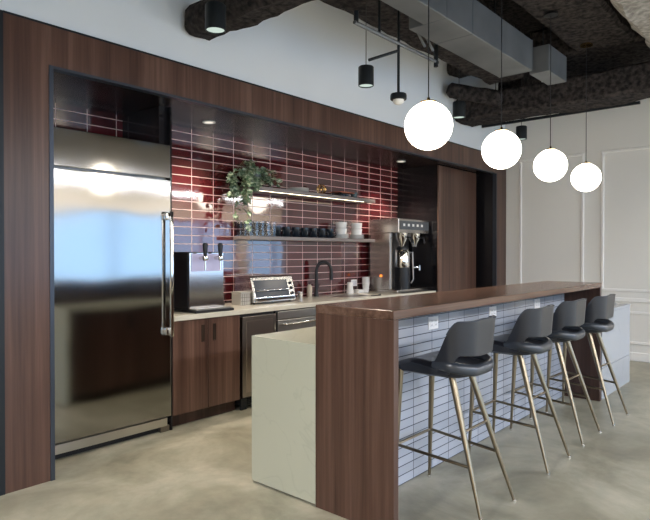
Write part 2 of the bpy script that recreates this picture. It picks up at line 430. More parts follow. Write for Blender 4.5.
# ------------------------------------------------------------------ outlets
def outlet(x, y, z, label):
    t = thing('wall_outlet', (x, y, z), label, 'outlet')
    p = MB().box(x-.058, x+.058, y-.007, y-.0005, z-.04, z+.04, .003).build('plate', OUTLET, t)
    for sx in (-.024, .024):
        m = MB()
        m.box(x+sx-.018, x+sx+.018, y-.0095, y-.0068, z-.024, z+.024, .002).build('socket', mat('socket_face_%d%d' % (x*100, sx > 0), (.74,.76,.8), .35), t)
        m = MB()
        for dz in (-.012, .012):
            m.box(x+sx-.007, x+sx-.005, y-.0100, y-.0094, z+dz-.005, z+dz+.005).box(x+sx+.005, x+sx+.007, y-.0100, y-.0094, z+dz-.005, z+dz+.005)
        m.build('slots', SLOT, t)
outlet(3.168, 1.862, .915, 'white outlet plate on the island tiles nearest the walnut end panel')
outlet(4.023, 1.862, .915, 'white outlet plate on the island tiles above the back of the nearest stool')
outlet(4.892, 1.862, .92, 'white outlet plate on the island tiles above the back of the second stool')
outlet(5.50, YB, .985, 'white outlet plate on the red tiles behind the paper cups')

# ------------------------------------------------------------------ bar stools
def seat_path(s):
    """U-shaped plan of the shell; s in -1..1, 0 = middle of the back"""
    a = abs(s); sg = 1 if s >= 0 else -1
    # back half width .195 with rounded corners r .10, sides run forward
    hw, r, yb, yf = .198, .11, -.160, .10
    l1 = hw-r; l2 = PI/2*r; l3 = yf-(yb+r); tot = l1+l2+l3; d = a*tot
    if d < l1: x, y, nx, ny = d, yb, 0, -1
    elif d < l1+l2:
        th = (d-l1)/r; x, y = l1+r*math.sin(th), yb+r-r*math.cos(th); nx, ny = math.sin(th), -math.cos(th)
    else: x, y, nx, ny = hw, yb+r+(d-l1-l2), 1, 0
    y += .018*(x/hw)**2*-0.0
    return Vector((sg*x, y, 0)), Vector((sg*nx, ny, 0))
def sm(a, b, x):
    u = max(0, min(1, (x-a)/(b-a))); return u*u*(3-2*u)
def make_stool():
    root = thing('bar_stool', (0,0,0), 'x', 'bar stool', 'bar stools along the island')
    # seat cushion: rounded, dished, dropping front edge
    t = bmesh.new(); nx, ny = 20, 22; grid = {}
    for layer in (0, 1):
        for i in range(nx+1):
            for j in range(ny+1):
                u = -1+2*i/nx; v = -1+2*j/ny
                # squircle mapping
                x = u*math.sqrt(1-.34*v*v); y = v*math.sqrt(1-.34*u*u)
                X = x*(.205+.008*sm(.1,1,v)-.022*sm(.1, 1, -v)); Y = .065+y*.235
                e = max(abs(u), abs(v))
                if layer == 0:
                    z = .768 + .024*sm(-.7, .3, v) - .016*(1-abs(u)**2) - .03*sm(.35, 1, v) + .000*sm(.2, 1, -v)
                    z -= .026*sm(.86, 1., e)
                else:
                    z = .702 - .006*sm(.5, 1, v) + .014*sm(.85, 1, e)
                    X *= .96; Y = .065+y*.225
                grid[layer, i, j] = t.verts.new((X, Y, z))
    for i in range(nx):
        for j in range(ny):
            t.faces.new([grid[0, i, j], grid[0, i+1, j], grid[0, i+1, j+1], grid[0, i, j+1]])
            t.faces.new([grid[1, i, j], grid[1, i, j+1], grid[1, i+1, j+1], grid[1, i+1, j]])
    per = [(i, 0) for i in range(nx)] + [(nx, j) for j in range(ny)] + [(i, ny) for i in range(nx, 0, -1)] + [(0, j) for j in range(ny, 0, -1)]
    for k in range(len(per)):
        a, b = per[k], per[(k+1) % len(per)]
        t.faces.new([grid[0, a[0], a[1]], grid[1, a[0], a[1]], grid[1, b[0], b[1]], grid[0, b[0], b[1]]])
    MB().merge(t).build('seat', LEATH, root, smooth=True)
    # backrest shell (curved, with arms sweeping down)
    t = bmesh.new(); ns, nt = 48, 10; G = []
    for i in range(ns+1):
        s = -1+2*i/ns; a = abs(s); p, n = seat_path(s)
        ztop = 1.012 - .006*sm(0, .4, a) - .245*sm(.46, .86, a)
        zbot = .722 + (.094+.010*sm(.05, .4, a))*(1-sm(.46, .60, a))
        row = []
        for j in range(nt+1):
            f = j/nt; z = zbot+(ztop-zbot)*f
            lean = (z-.72)/.27
            q = p + n*(.012*lean - .004) + Vector((0, -.012*lean, 0)); q.x *= .90+.12*max(0, lean)
            th = .014*(1-.3*f)
            row.append((q+n*th+Vector((0,0,z)), q-n*th+Vector((0,0,z))))
        G.append(row)
    V = [[(t.verts.new(o), t.verts.new(i_)) for o, i_ in row] for row in G]
    for i in range(ns):
        for j in range(nt):
            t.faces.new([V[i][j][0], V[i+1][j][0], V[i+1][j+1][0], V[i][j+1][0]])
            t.faces.new([V[i][j][1], V[i][j+1][1], V[i+1][j+1][1], V[i+1][j][1]])
        t.faces.new([V[i][nt][0], V[i+1][nt][0], V[i+1][nt][1], V[i][nt][1]])
        t.faces.new([V[i][0][0], V[i][0][1], V[i+1][0][1], V[i+1][0][0]])
    for i in (0, ns):
        for j in range(nt): t.faces.new([V[i][j][0], V[i][j+1][0], V[i][j+1][1], V[i][j][1]])
    bk = MB().merge(t).build('backrest', LEATH, root, smooth=True)
    md = bk.modifiers.new('bevel', 'BEVEL'); md.width = .007; md.segments = 3; md.limit_method = 'ANGLE'; md.angle_limit = math.radians(50)
    # piping along the top edge of the back
    pts = []
    for i in range(41):
        s = -.6+1.2*i/40; a = abs(s); p, n = seat_path(s)
        z = 1.012-.006*sm(0, .4, a)-.245*sm(.46, .86, a); lean = (z-.72)/.27
        q = p+n*(.012*lean-.004+.0098)+Vector((0, -.012*lean, z-.001)); q.x *= .90+.12*max(0, lean); pts.append(q)
    MB().tube(pts, .0035, 8).build('piping', mat('seam_piping', (.05,.06,.08), .25, spec=.8), bk, smooth=True)
    # padded lower rim below the opening
    t = bmesh.new(); rings = []
    for i in range(37):
        s = -.80+1.6*i/36; p, n = seat_path(s); k = 1-.35*sm(.55, .8, abs(s))
        ring = []
        for q in range(14):
            an = 2*PI*q/14; v_ = p + n*(.004+.024*math.cos(an)*k) + Vector((0, 0, .742+.026*sm(.12, .62, abs(s))+.031*math.sin(an)*k)); v_.x *= .92; ring.append(t.verts.new(v_))
        rings.append(ring)
    for a, b in zip(rings, rings[1:]):
        for q in range(14): t.faces.new((a[q], a[(q+1) % 14], b[(q+1) % 14], b[q]))
    t.faces.new(rings[0]); t.faces.new(rings[-1])
    MB().merge(t).build('lower_rim', mat('charcoal_leather_rim', (.03,.037,.048), .3, spec=.7), root, smooth=True)
    # frame
    tops = {(-1,-1): (-.10,-.045), (1,-1): (.10,-.045), (-1,1): (-.165,.235), (1,1): (.175,.235)}
    feet = {(-1,-1): (-.195,-.265), (1,-1): (.195,-.265), (-1,1): (-.19,.262), (1,1): (.19,.262)}
    def on_leg(k, z):
        a, b = tops[k], feet[k]; f = (z-.006)/(.71-.006)
        return Vector((b[0]+(a[0]-b[0])*f, b[1]+(a[1]-b[1])*f, z))
    for k in tops:
        lg = MB().tube([on_leg(k, .715), on_leg(k, .35), on_leg(k, .012)], [.019, .0145, .0085], 14).build('leg', BRASS, root, smooth=True)
        f = on_leg(k, 0.006); MB().lathe([(0,-.006), (.009,-.006), (.010,0), (.009,.008), (0,.008)], (f.x, f.y, f.z), 12).build('foot_cap', CHROME, lg, smooth=True)
    MB().tube([on_leg((-1,1), .295), on_leg((1,1), .295)], .0085, 10).build('footrest', BRASS, root, smooth=True)
    for sx in (-1, 1):
        MB().tube([on_leg((sx,-1), .265), on_leg((sx,1), .295)], .0085, 10).build('side_stretcher', BRASS, root, smooth=True)
    MB().tube([on_leg((-1,-1), .43), on_leg((1,-1), .43)], .007, 10).build('rear_stretcher', BRASS, root, smooth=True)
    MB().box(-.11, .11, -.05, .20, .690, .702, .005).build('mounting_plate', DARKM, root)
    return root
stool = make_stool()
spots = [(2.835, 1.538, 0, 'charcoal leather bar stool on brass legs, nearest the camera beside the walnut end panel'),
         (3.72, 1.535, .5, 'charcoal leather bar stool, second along the bar from the near walnut end panel'),
         (4.42, 1.542, -.5, 'charcoal leather bar stool, third along the bar, between the second and the farthest'),
         (5.06, 1.505, -1, 'charcoal leather bar stool in front of the far dark walnut end panel')]
for i, (x, y, r, lb) in enumerate(spots):
    o = stool if i == 0 else copy_tree(stool)
    o.location = (x, y, 0); o.rotation_euler = (0, 0, math.radians(r)); o['label'] = lb

# ------------------------------------------------------------------ globe pendants
gl = [(3.014, 1.803, 2.116, 'lit white globe pendant, largest and nearest of the row over the bar'),
      (4.12, 1.838, 2.125, 'lit white globe pendant, second from the left over the bar'),
      (5.19, 1.858, 2.130, 'lit white globe pendant, third from the left over the bar'),
      (6.19, 1.855, 2.120, 'lit white globe pendant, farthest and rightmost over the bar')]
for x, y, z, lb in gl:
    t = thing('globe_pendant', (x, y, z), lb, 'pendant lamp', 'globe pendants over the bar')
    MB().lathe([(0, -.143)] + [(.143*math.sin(a*PI/24), -.143*math.cos(a*PI/24)) for a in range(1, 23)] + [(.042, .138), (0, .138)], (x, y, z), 40).build('globe', GLOBE, t, smooth=True)
    MB().lathe([(0,.1385), (.048,.1385), (.048,.146), (.012,.150), (.008,.17), (0,.17)], (x, y, z), 24).build('cap', BRASSL, t, smooth=True)
    MB().tube([(x, y, z+.165), (x, y, 3.46)], .0035, 8).build('cord', BLACK, t)
    MB().lathe([(0,0), (.05,0), (.06,-.012), (.06,-.022), (0,-.022)], (x, y, 3.485), 24).build('canopy', BRASSL if x > 6 else BLACK, t, smooth=True)

# ------------------------------------------------------------------ cylinder pendants (track lights)
cyl = [(2.111, 2.684, 2.72, 'black cylinder pendant at the top left, above the walnut header'),
       (3.578, 2.696, 2.72, 'black cylinder pendant hanging below the grey conduit, left of the dome sensor'),
       (5.005, 2.659, 2.72, 'black cylinder pendant between the first and second globe lamps'),
       (6.44, 2.633, 2.72, 'small black cylinder pendant high between the second and third globe lamps')]
for x, y, z, lb in cyl:
    t = thing('cylinder_pendant', (x, y, z), lb, 'pendant lamp', 'black cylinder pendants')
    MB().lathe([(.052,-.072), (.056,-.075), (.060,-.072), (.060,.070), (.056,.075), (0,.075)], (x, y, z), 28).build('shade', DARKM, t, smooth=True)
    MB().lathe([(0,-.060), (.054,-.066), (.054,-.060), (0,-.058)], (x, y, z), 28).build('lens', LENS, t, smooth=True)
    MB().tube([(x, y, z+.075), (x, y, CEIL-.03)], .003, 8).build('cord', BLACK, t)
    li = bpy.data.lights.new('can_spot', 'SPOT'); li.energy = 70; li.color = (1, .88, .72); li.spot_size = math.radians(95); li.spot_blend = .9; li.shadow_soft_size = .05
    lo = bpy.data.objects.new('can_spot', li); COL.objects.link(lo); lo.location = (x, y, z-.08)
t = thing('ceiling_sensor', (3.883, 2.60, 2.60), 'black domed sensor on a rod below the conduit, left of the largest globe', 'sensor')
MB().lathe([(0,.03), (.062,.03), (.066,.02), (.066,-.012), (.06,-.018), (0,-.018)], (3.883, 2.60, 2.60), 24).build('housing', DARKM, t, smooth=True)
MB().lathe([(.045,-.018), (.042,-.038), (.025,-.052), (0,-.056)], (3.883, 2.60, 2.60), 24).build('dome', WHITE, t, smooth=True)
MB().tube([(3.883, 2.60, 2.62), (3.883, 2.60, 3.2)], .011, 10).tube([(3.883, 2.60, 3.2), (3.883, 2.60, 3.32)], .009, 10).build('rod', DARKM, t, smooth=True)

# downlights in the soffit
for x, y, lb in [(3.055, 3.974, 'small round recessed downlight in the dark soffit, at the left near the refrigerator'), (5.917, 3.924, 'small round recessed downlight in the dark soffit, at the right above the coffee brewer')]:
    t = thing('downlight', (x, y, ZL), lb, 'ceiling light')
    MB().lathe([(.040,.004), (.055,.004), (.055,-.002), (.040,-.002)], (x, y, ZL), 28).build('bezel', WHITE, t, smooth=True)
    MB().lathe([(0,.002), (.040,.002), (.040,.0), (0,.0)], (x, y, ZL+.001), 28).build('lens', DOWNL, t)
    li = bpy.data.lights.new('downlight_spot', 'SPOT'); li.energy = 62; li.color = (1, .85, .68); li.spot_size = math.radians(110); li.spot_blend = .8; li.shadow_soft_size = .04
    lo = bpy.data.objects.new('downlight_spot', li); COL.objects.link(lo); lo.location = (x, y, ZL-.02)

# ------------------------------------------------------------------ ceiling: ducts, beams, conduit
tag(MB().rough_box(2.42, 2.69, -1.0, F+.01, 2.905, 3.12, .07, .022, bev=.05).build('fireproofed_beam', FIRE), 'rough dark fireproofed beam jutting from the white wall at the top left', 'beam')
tag(MB().rough_box(3.0, 6.35, 2.56, 2.98, 3.30, CEIL+.02, .12, .02).build('fireproofed_beam', FIRE), 'rough dark fireproofed beam running beside the duct, behind the grey conduit', 'beam')
tag(MB().rough_box(6.42, 6.85, .3, F+.01, 2.965, 3.26, .07, .02).build('fireproofed_beam', FIRE), 'rough dark fireproofed beam crossing in front of the panelled far wall', 'beam')
tag(MB().rough_box(2.6, 6.40, 1.45, 2.03, 3.485, CEIL+.02, .12, .02).build('fireproofed_beam', FIRE), 'rough dark fireproofed beam above the globe lamps, carrying their canopies', 'beam')
tag(MB().rough_box(4.2, 7.4, .75, 1.27, 3.22, CEIL+.02, .11, .035, bev=.08).build('fireproofed_beam', FIREL), 'rough pale grey fireproofed beam in the top right corner', 'beam')
def slanted(p0, p1, w, h, label):
    p0, p1 = Vector(p0), Vector(p1); d = p1-p0; M = Matrix.Translation((p0+p1)/2) @ d.to_track_quat('X', 'Z').to_matrix().to_4x4()
    l = d.length
    tag(MB().rough_box(-l/2, l/2, -w/2, w/2, -h/2, h/2, .07, .02, M, .04).build('fireproofed_brace', FIRE), label, 'brace')
tag(MB().rough_box(6.22, 6.5, 2.99, F+.005, 3.50, CEIL+.02, .07, .02).build('fireproofed_stub', FIRE), 'short dark fireproofed stub at the white wall, above the slanting brace', 'beam')
tag(MB().rough_box(6.9, 7.5, 2.80, 3.12, 3.28, CEIL+.02, .08, .025).build('fireproofed_stub', FIRE), 'dark fireproofed drop behind the duct end, near the corner of the far wall', 'beam')
slanted((6.14, 3.43, 3.29), (6.36, 2.82, 3.12), .17, .17, 'dark slanting fireproofed brace left of the second globe cord')
tag(MB().rough_box(6.45, 7.8, 1.0, 2.56, 3.50, CEIL+.02, .12, .03).build('fireproofed_deck', FIRE), 'dark lumpy fireproofed ceiling mass right of the duct end', 'ceiling mass')
tag(MB().rough_box(6.88, 7.6, 1.62, 2.3, 3.22, 3.28, .08, .012, bev=.01).build('ceiling_plank', FIREL), 'pale grey strip of decking lit above the long dark beam at the right', 'decking')

t = thing('air_duct', (4.0, 2.2, 3.05), 'large rectangular galvanised air duct running along the ceiling above the bar', 'duct')
MB().box(.5, 3.72, 2.075, 2.27, 3.05, 3.335, .004, 1).build('duct_section', GALV, t)
MB().box(3.722, 5.33, 2.075, 2.40, 3.05, 3.335, .004, 1).build('duct_section', GALV, t)
FL = mat('duct_flange', (.10,.11,.12), .5, .4)
for x, ye in ((2.5, 2.27), (4.12, 2.40), (5.315, 2.40)): MB().box(x, x+.014, 2.0735, ye+.0015, 3.0485, 3.3365).build('seam_flange', FL, t)
for x in (3.45, 4.9): MB().tube([(x, 2.25, 3.336), (x, 2.25, CEIL-.03)], .006, 8).build('hanger_rod', DARKM, t)
t = thing('duct_box', (5.66, 2.05, 3.05), 'short grey sheet metal duct box just beyond the end of the long duct', 'duct box')
MB().box(5.42, 5.90, 1.955, 2.14, 3.05, 3.30, .004, 1).build('casing', GALV, t)
MB().tube([(5.66, 2.10, 3.30), (5.66, 2.10, CEIL-.03)], .006, 8).build('hanger_rod', DARKM, t)
t = thing('conduit_pipe', (3.9, 2.6, 3.04), 'grey metal conduit with fittings running below the ceiling towards the first globe', 'conduit')
MB().tube([(3.31, 2.6, 3.035), (4.50, 2.6, 3.035)], .015, 12).build('pipe', GALV, t, smooth=True)
for xx, z0_, z1_, r_ in ((3.33, 3.03, 3.12, .018), (3.62, 3.035, 3.31, .011), (4.47, 2.99, 3.31, .020)): MB().tube([(xx, 2.6, z0_), (xx, 2.6, z1_)], r_, 12).build('riser', DARKM, t, smooth=True)
MB().tube([(3.621, 2.70, 2.859), (3.87, 2.60, 2.973)], .012, 10).build('branch', DARKM, t, smooth=True)
for q in (0, .13): MB().tube([(3.86+q, 2.5, 3.26), (4.12+q, 2.5, 3.05)], .011, 8).build('bracket', GALV, t, smooth=True)
t = thing('track_rail', (7.2, 2.5, 3.03), 'slim dark track rail running across in front of the panelled far wall', 'track')
MB().box(6.985, 7.015, 1.54, 3.388, 2.976, 3.006).build('rail', DARKM, t)
MB().tube([(7.0, 1.9, 3.0), (7.0, 1.9, 3.21)], .006, 8).tube([(7.0, 3.2, 3.0), (7.0, 3.2, CEIL-.02)], .006, 8).build('rod', DARKM, t)

# ------------------------------------------------------------------ shelves
t = thing('floating_shelf', (4.6, 4.2, 1.95), 'upper floating wood shelf with a lit strip below its front edge', 'shelf')
MB().box(3.69, 5.60, 4.08, YB-.002, 1.948, 1.988, .002, 1).build('board', SHELFM, t)
MB().box(3.70, 5.38, 4.082, 4.086, 1.9445, 1.9475).build('light_strip', LED, t)
tag(MB().box(3.61, 5.60, 4.08, YB-.002, 1.478, 1.513, .002, 1).build('floating_shelf', SHELFM), 'lower floating wood shelf holding the glasses, black mugs and white crockery', 'shelf')
ZS, ZU = 1.5135, 1.9885
def glass_proto():
    return MB().lathe([(0,0), (.030,0), (.036,.142), (.034,.142), (.0285,.008), (0,.008)], (0,0,0), 18).build('drinking_glass', GLASS, smooth=True)
g0 = glass_proto(); k = 0
for r, yy in ((0, 4.13), (1, 4.21), (2, 4.285)):
    for i in range(5):
        o = g0 if k == 0 else g0.copy()
        if k: COL.objects.link(o)
        o.location = (3.645+i*.078+r*.010, yy, ZS); k += 1
        rown = ['front row', 'middle row', 'back row'][r]; pos = ['at the left end', 'second from left', 'in the middle', 'second from right', 'at the right end'][i]
        tag(o, 'clear drinking glass on the lower shelf, %s of the %s' % (pos, rown), 'glass', 'clear glasses on the lower shelf')
def mug_proto():
    t = thing('black_mug', (0,0,0), 'x', 'mug', 'black mugs on the lower shelf')
    MB().lathe([(0,0), (.036,0), (.045,.012), (.047,.102), (.044,.104), (.042,.100), (.040,.014), (0,.010)], (0,0,0), 24).build('cup', BLKCER, t, smooth=True)
    pts = [(.043+.028*math.sin(a*PI/8), 0, .046-.026*math.cos(a*PI/8)) for a in range(9)]
    MB().tube(pts, .005, 8).build('handle', BLKCER, t, smooth=True)
    return t
mg = mug_proto()
for i in range(7):
    o = mg if i == 0 else copy_tree(mg)
    o.location = (4.045+i*.137, 4.17, ZS); o.rotation_euler = (0, 0, -PI/4)
    o['label'] = 'black glazed mug on the lower shelf, %s' % ['first from the left, beside the clear glasses', 'second of seven from the left', 'third of seven from the left', 'middle one of the seven', 'third from the right end of the row', 'next to last before the white crockery', 'last on the right, beside the white bowls'][i]
def bowls(x, where):
    for i in range(4):
        o = MB().lathe([(0,0), (.062,0), (.090,.009), (.092,.012), (.088,.0125), (.060,.004), (0,.004)], (0,0,0), 28).build('side_plate', WHITE, smooth=True)
        o.location = (x, 4.19, ZS+i*.0127); tag(o, 'white side plate, %s in the %s stack on the lower shelf' % (['bottom one', 'second from bottom', 'third from bottom', 'top one'][i], where), 'plate', 'white side plates on the lower shelf')
    for i in range(2):
        z = ZS+.0432 + i*.0725
        o = MB().lathe([(0,0), (.050,0), (.060,.006), (.067,.072), (.064,.072), (.057,.012), (0,.008)], (0,0,0), 28).build('white_cup', WHITE, smooth=True)
        o.location = (x, 4.19, z); tag(o, 'large white cup, %s of the two on the %s stack of side plates' % (['lower', 'upper'][i], where), 'cup', 'white cups on the side plates')
bowls(5.09, 'left'); bowls(5.375, 'right')
# upper shelf things
for i in range(4):
    o = MB().lathe([(0,0), (.07,0), (.115,.009), (.113,.012), (.068,.005), (0,.005)], (0,0,0), 30).build('white_plate', WHITE, smooth=True)
    o.location = (4.38, 4.19, ZU+i*.0095); tag(o, 'white plate on the upper shelf, %s in its stack' % ['bottom', 'second from bottom', 'third from bottom', 'top'][i], 'plate', 'white plates on the upper shelf')
t = thing('brass_ornament', (4.76, 4.2, ZU), 'small open brass wire ornament on the upper shelf, right of the plates', 'ornament')
m = MB()
for k in range(5):
    a = k*PI/5
    m.tube([(4.76+.052*math.cos(a)*math.sin(q*PI/8), 4.2+.052*math.sin(a)*math.sin(q*PI/8), ZU+.0625-.052*math.cos(q*PI/8)) for q in range(17)], .0042, 6, caps=False)
m.build('wire_ball', BRASSL, t, smooth=True)
MB().lathe([(0,0), (.03,0), (.03,.006), (.008,.011), (0,.011)], (4.76, 4.2, ZU), 20).build('base', BRASSL, t, smooth=True)
t = thing('copper_tray', (5.13, 4.2, ZU), 'small copper-red serving stand on the upper shelf', 'tray')
MB().box(5.00, 5.25, 4.12, 4.28, ZU+.045, ZU+.057, .003).build('tray', COPPER, t)
for sx in (5.02, 5.215):
    for sy in (4.135, 4.255): MB().box(sx, sx+.014, sy, sy+.014, ZU, ZU+.044).build('leg', DARKM, t)
for i in range(3):
    o = MB().lathe([(0,0), (.02,0), (.023,.036), (.020,.036), (.018,.005), (0,.005)], (0,0,0), 16).build('espresso_cup', BLKCER, smooth=True)
    o.location = (5.065+i*.062, 4.19, ZU); tag(o, 'tiny dark cup under the copper tray, %s' % ['at the left', 'in the middle', 'at the right'][i], 'cup', 'tiny dark cups under the copper tray')
o = MB().lathe([(0,0), (.034,0), (.040,.07), (.037,.07), (.032,.006), (0,.006)], (0,0,0), 20).build('storage_jar', POTM, smooth=True)
o.location = (5.33, 4.19, ZU); tag(o, 'small blue-grey jar at the right end of the upper shelf', 'jar')

# trailing plant
px, py = 3.75, 4.20
t = thing('trailing_plant', (px, py, ZU), 'leafy green plant trailing from a pot over the left end of the upper shelf', 'plant')
MB().lathe([(0,0), (.055,0), (.075,.10), (.078,.125), (.070,.125), (.066,.10), (0,.095)], (px, py, ZU), 24).build('pot', POTM, t, smooth=True)
stems = MB(); leaves = bmesh.new()
def leaf(c, d, sz, tw):
    d = Vector(d).normalized(); side = d.cross(Vector((random.uniform(-.3,.3), random.uniform(-.6,.2), 1))).normalized(); up = side.cross(d)
    side = (side*math.cos(tw)+up*math.sin(tw)).normalized(); up = side.cross(d)
    prof = [(0,0,0), (.25,.36,.05), (.6,.42,.06), (.85,.22,.02), (1.05,0,-.06)]
    mid = [leaves.verts.new(c+d*(p*sz)+up*(-.05*sz*math.sin(p*3))) for p, w, h in prof]
    for sg in (-1, 1):
        ed = [leaves.verts.new(c+d*(p*sz)+side*(sg*w*sz)+up*(h*sz*1.6)) for p, w, h in prof[1:-1]]
        leaves.faces.new((mid[0], ed[0], mid[1])); leaves.faces.new((mid[1], ed[0], ed[1], mid[2])); leaves.faces.new((mid[2], ed[1], ed[2], mid[3])); leaves.faces.new((mid[3], ed[2], mid[4]))
vines = []
for k in range(13):   # arching over and down, left and front
    a = -PI*1.05 + k*.10 + random.uniform(-.1,.1); R_ = random.uniform(.12, .24); drop = random.choice([.12,.2,.3,.38,.46]) if k < 10 else .1
    p = [Vector((px, py, ZU+.11))]
    top = Vector((px+R_*.6*math.cos(a), py+R_*.5*math.sin(a), ZU+.11+random.uniform(.06,.15)))
    out = Vector((px+R_*1.3*math.cos(a)-.02, min(py+R_*1.2*math.sin(a), 4.25), ZU+.07))
    p += [top, out]
    n_ = 5
    for q in range(1, n_+1): p.append(out+Vector((random.uniform(-.018,.018), random.uniform(-.012,.008), -drop*q/n_)))
    vines.append(p)
for k in range(9):    # along the shelf to the right and left
    sgn = 1 if k < 6 else -1
    ln_ = random.uniform(.15,.36) if sgn > 0 else random.uniform(.08,.14)
    yy = random.uniform(-.07,.07)
    p = [Vector((px, py, ZU+.12))]
    for q in range(1, 6): p.append(Vector((px+sgn*ln_*q/5, py+yy*q/5+random.uniform(-.02,.02), ZU+.13+.07*math.sin(q/5*PI)-.09*(q/5)**2)))
    vines.append(p)
for p in vines:
    stems.tube(p, .0025, 5)
    for i in range(len(p)-1):
        for _ in range(3):
            f = random.random(); c = p[i].lerp(p[i+1], f)
            dv = Vector((random.uniform(-1,1), random.uniform(-1,.15), random.uniform(-.9,.5)))
            leaf(c, dv, random.uniform(.045,.07), random.uniform(-1,1))
for v in leaves.verts:
    v.co.y = min(v.co.y, YB-.008)
    if v.co.x > 3.685 and v.co.z < ZU+.004 and v.co.y > 4.06 and v.co.z > 1.93: v.co.y = 4.06
stems.build('vines', STEMM, t)
MB().merge(leaves).build('foliage', LEAFM, t)

# ------------------------------------------------------------------ worktop things
ZC = .8705
# drink dispenser
t = thing('drink_dispenser', (2.95, 4.0, ZC), 'countertop drinks dispenser with steel front and two black tap handles, beside the refrigerator', 'dispenser')
MB().box(2.775, 3.135, 3.89, 4.25, ZC+.02, ZC+.49, .006).build('body', BLACK, t)
MB().box(2.78, 3.13, 3.875, 3.889, ZC+.03, ZC+.485, .004).build('front_panel', steel('dispenser_steel', (.60,.56,.54), .16, .25), t)
MB().box(2.76, 3.15, 3.76, 4.24, ZC, ZC+.0195, .004).build('base', BLACK, t)
MB().box(2.775, 3.135, 3.775, 3.872, ZC+.020, ZC+.032, .003).build('drip_tray', STEEL2, t)
MB().box(2.80, 3.11, 3.871, 3.8745, ZC+.33, ZC+.475).build('badge_panel', mat('pale_lilac_panel', (.62,.58,.80), .25), t)
for x in (2.885, 3.04):
    tp = MB().tube([(x, 3.874, ZC+.44), (x, 3.80, ZC+.44)], .016, 12).tube([(x, 3.806, ZC+.445), (x, 3.806, ZC+.34)], .008, 10)
    tp.lathe([(0,-.026), (.022,-.019), (.028,0), (.022,.019), (0,.026)], (x, 3.806, ZC+.44), 16); tap = tp.build('tap', CHROME, t, smooth=True)
    MB().lathe([(0,0), (.013,0), (.019,.05), (.022,.09), (.016,.108), (0,.11)], (x, 3.806, ZC+.455), 16).build('tap_handle', BLACK, tap, smooth=True)
# clutter beside dispenser
tag(MB().lathe([(0,0), (.035,0), (.045,.03), (.043,.05), (.02,.06), (0,.06)], (3.27, 4.1, ZC), 20).build('sugar_pot', BLACK, smooth=True), 'small black lidded pot between the drinks dispenser and the slotted box', 'pot')
t = thing('storage_box', (3.53, 4.09, ZC), 'small beige-grey box with a dark grid pattern, left of the toaster oven', 'box')
MB().box(3.445, 3.562, 4.02, 4.15, ZC, ZC+.105, .005).build('body', BAMB, t)
MB().box(3.443, 3.564, 4.017, 4.153, ZC+.106, ZC+.122, .003).build('lid', BAMB, t)
m = MB()
for zz in (.035, .07): m.box(3.446, 3.561, 4.0185, 4.0205, ZC+zz, ZC+zz+.003)
for i in range(4): m.box(3.462+i*.027, 3.465+i*.027, 4.0185, 4.0205, ZC+.004, ZC+.104)
m.build('grid_lines', mat('dark_grid_line', (.10,.09,.08), .5), t)
# toaster oven
t = thing('toaster_oven', (3.95, 4.12, ZC), 'chrome toaster oven with a dark glass door on the worktop', 'toaster oven')
x0, x1 = 3.575, 4.125
outline = [(3.985, ZC+.015), (4.26, ZC+.015), (4.26, ZC+.245), (4.245, ZC+.26), (4.075, ZC+.265), (4.04, ZC+.25), (4.0, ZC+.12), (3.985, ZC+.06)]
MB().prism(outline, 'x', x0, x1, .003).build('body', mat('toaster_steel', (.72,.72,.71), .25, 1.), t)
def frontpt(z):   # y on the slanted front at height
    pts = [(3.985, ZC+.06), (4.0, ZC+.12), (4.04, ZC+.25)]
    for (ya, za), (yb_, zb) in zip(pts, pts[1:]):
        if za <= z <= zb: return ya+(yb_-ya)*(z-za)/(zb-za)
    return pts[0][0]
MB().prism([(frontpt(ZC+.075)-.006, ZC+.065), (frontpt(ZC+.075)+.002, ZC+.065), (frontpt(ZC+.22)+.002, ZC+.222), (frontpt(ZC+.22)-.006, ZC+.222)], 'x', x0+.03, x1-.085, .001).build('door', DGLASS, t)
MB().tube([(x0+.035, 3.985, ZC+.13), (x0+.04, 3.968, ZC+.13), (x1-.10, 3.968, ZC+.13), (x1-.095, 3.985, ZC+.13)], .008, 10).build('handle', CHROME, t, smooth=True)
MB().box(x0+.02, x1-.02, 3.972, 3.984, ZC+.02, ZC+.055, .002).build('crumb_tray', CHROME, t)
for i, zz in enumerate((.085, .135, .185)):
    MB().lathe([(0,0), (.015,0), (.013,.014), (0,.014)], (0,0,0), 16, Matrix.Translation((x1-.043, frontpt(ZC+zz), ZC+zz)) @ Matrix.Rotation(PI/2, 4, 'X')).build('knob', DARKM, t, smooth=True)
for sx in (x0+.03, x1-.05):
    for sy in (4.02, 4.22): MB().lathe([(0,0), (.012,0), (.012,.0145), (0,.0145)], (sx, sy, ZC), 12).build('foot', BLACK, t)
# tumbler, soap, faucet
tag(MB().lathe([(0,0), (.026,0), (.030,.065), (.028,.065), (.024,.006), (0,.006)], (4.44, 4.22, ZC), 20).build('metal_tumbler', CHROME, smooth=True), 'small shiny metal tumbler right of the toaster oven', 'tumbler')
t = thing('soap_bottle', (4.62, 4.25, ZC), 'beige soap bottle standing left of the black faucet', 'bottle')
MB().lathe([(0,0), (.027,0), (.029,.01), (.029,.11), (.018,.125), (.013,.135), (0,.135)], (4.62, 4.25, ZC), 20).build('bottle', SOAPM, t, smooth=True)
MB().tube([(4.62, 4.25, ZC+.135), (4.62, 4.25, ZC+.155), (4.62, 4.22, ZC+.158)], .005, 8).build('pump', DARKM, t, smooth=True)
t = thing('kitchen_faucet', (4.75, 4.24, ZC), 'black gooseneck faucet arching over the sink', 'faucet')
pts = [(4.73, 4.25, ZC), (4.73, 4.25, ZC+.27)]
dx, dy = .8, -.6
for a in range(1, 13):
    th = PI*a/12; q = .085*(1-math.cos(th)); pts.append((4.73+q*dx, 4.25+q*dy, ZC+.27+.11*math.sin(th)))
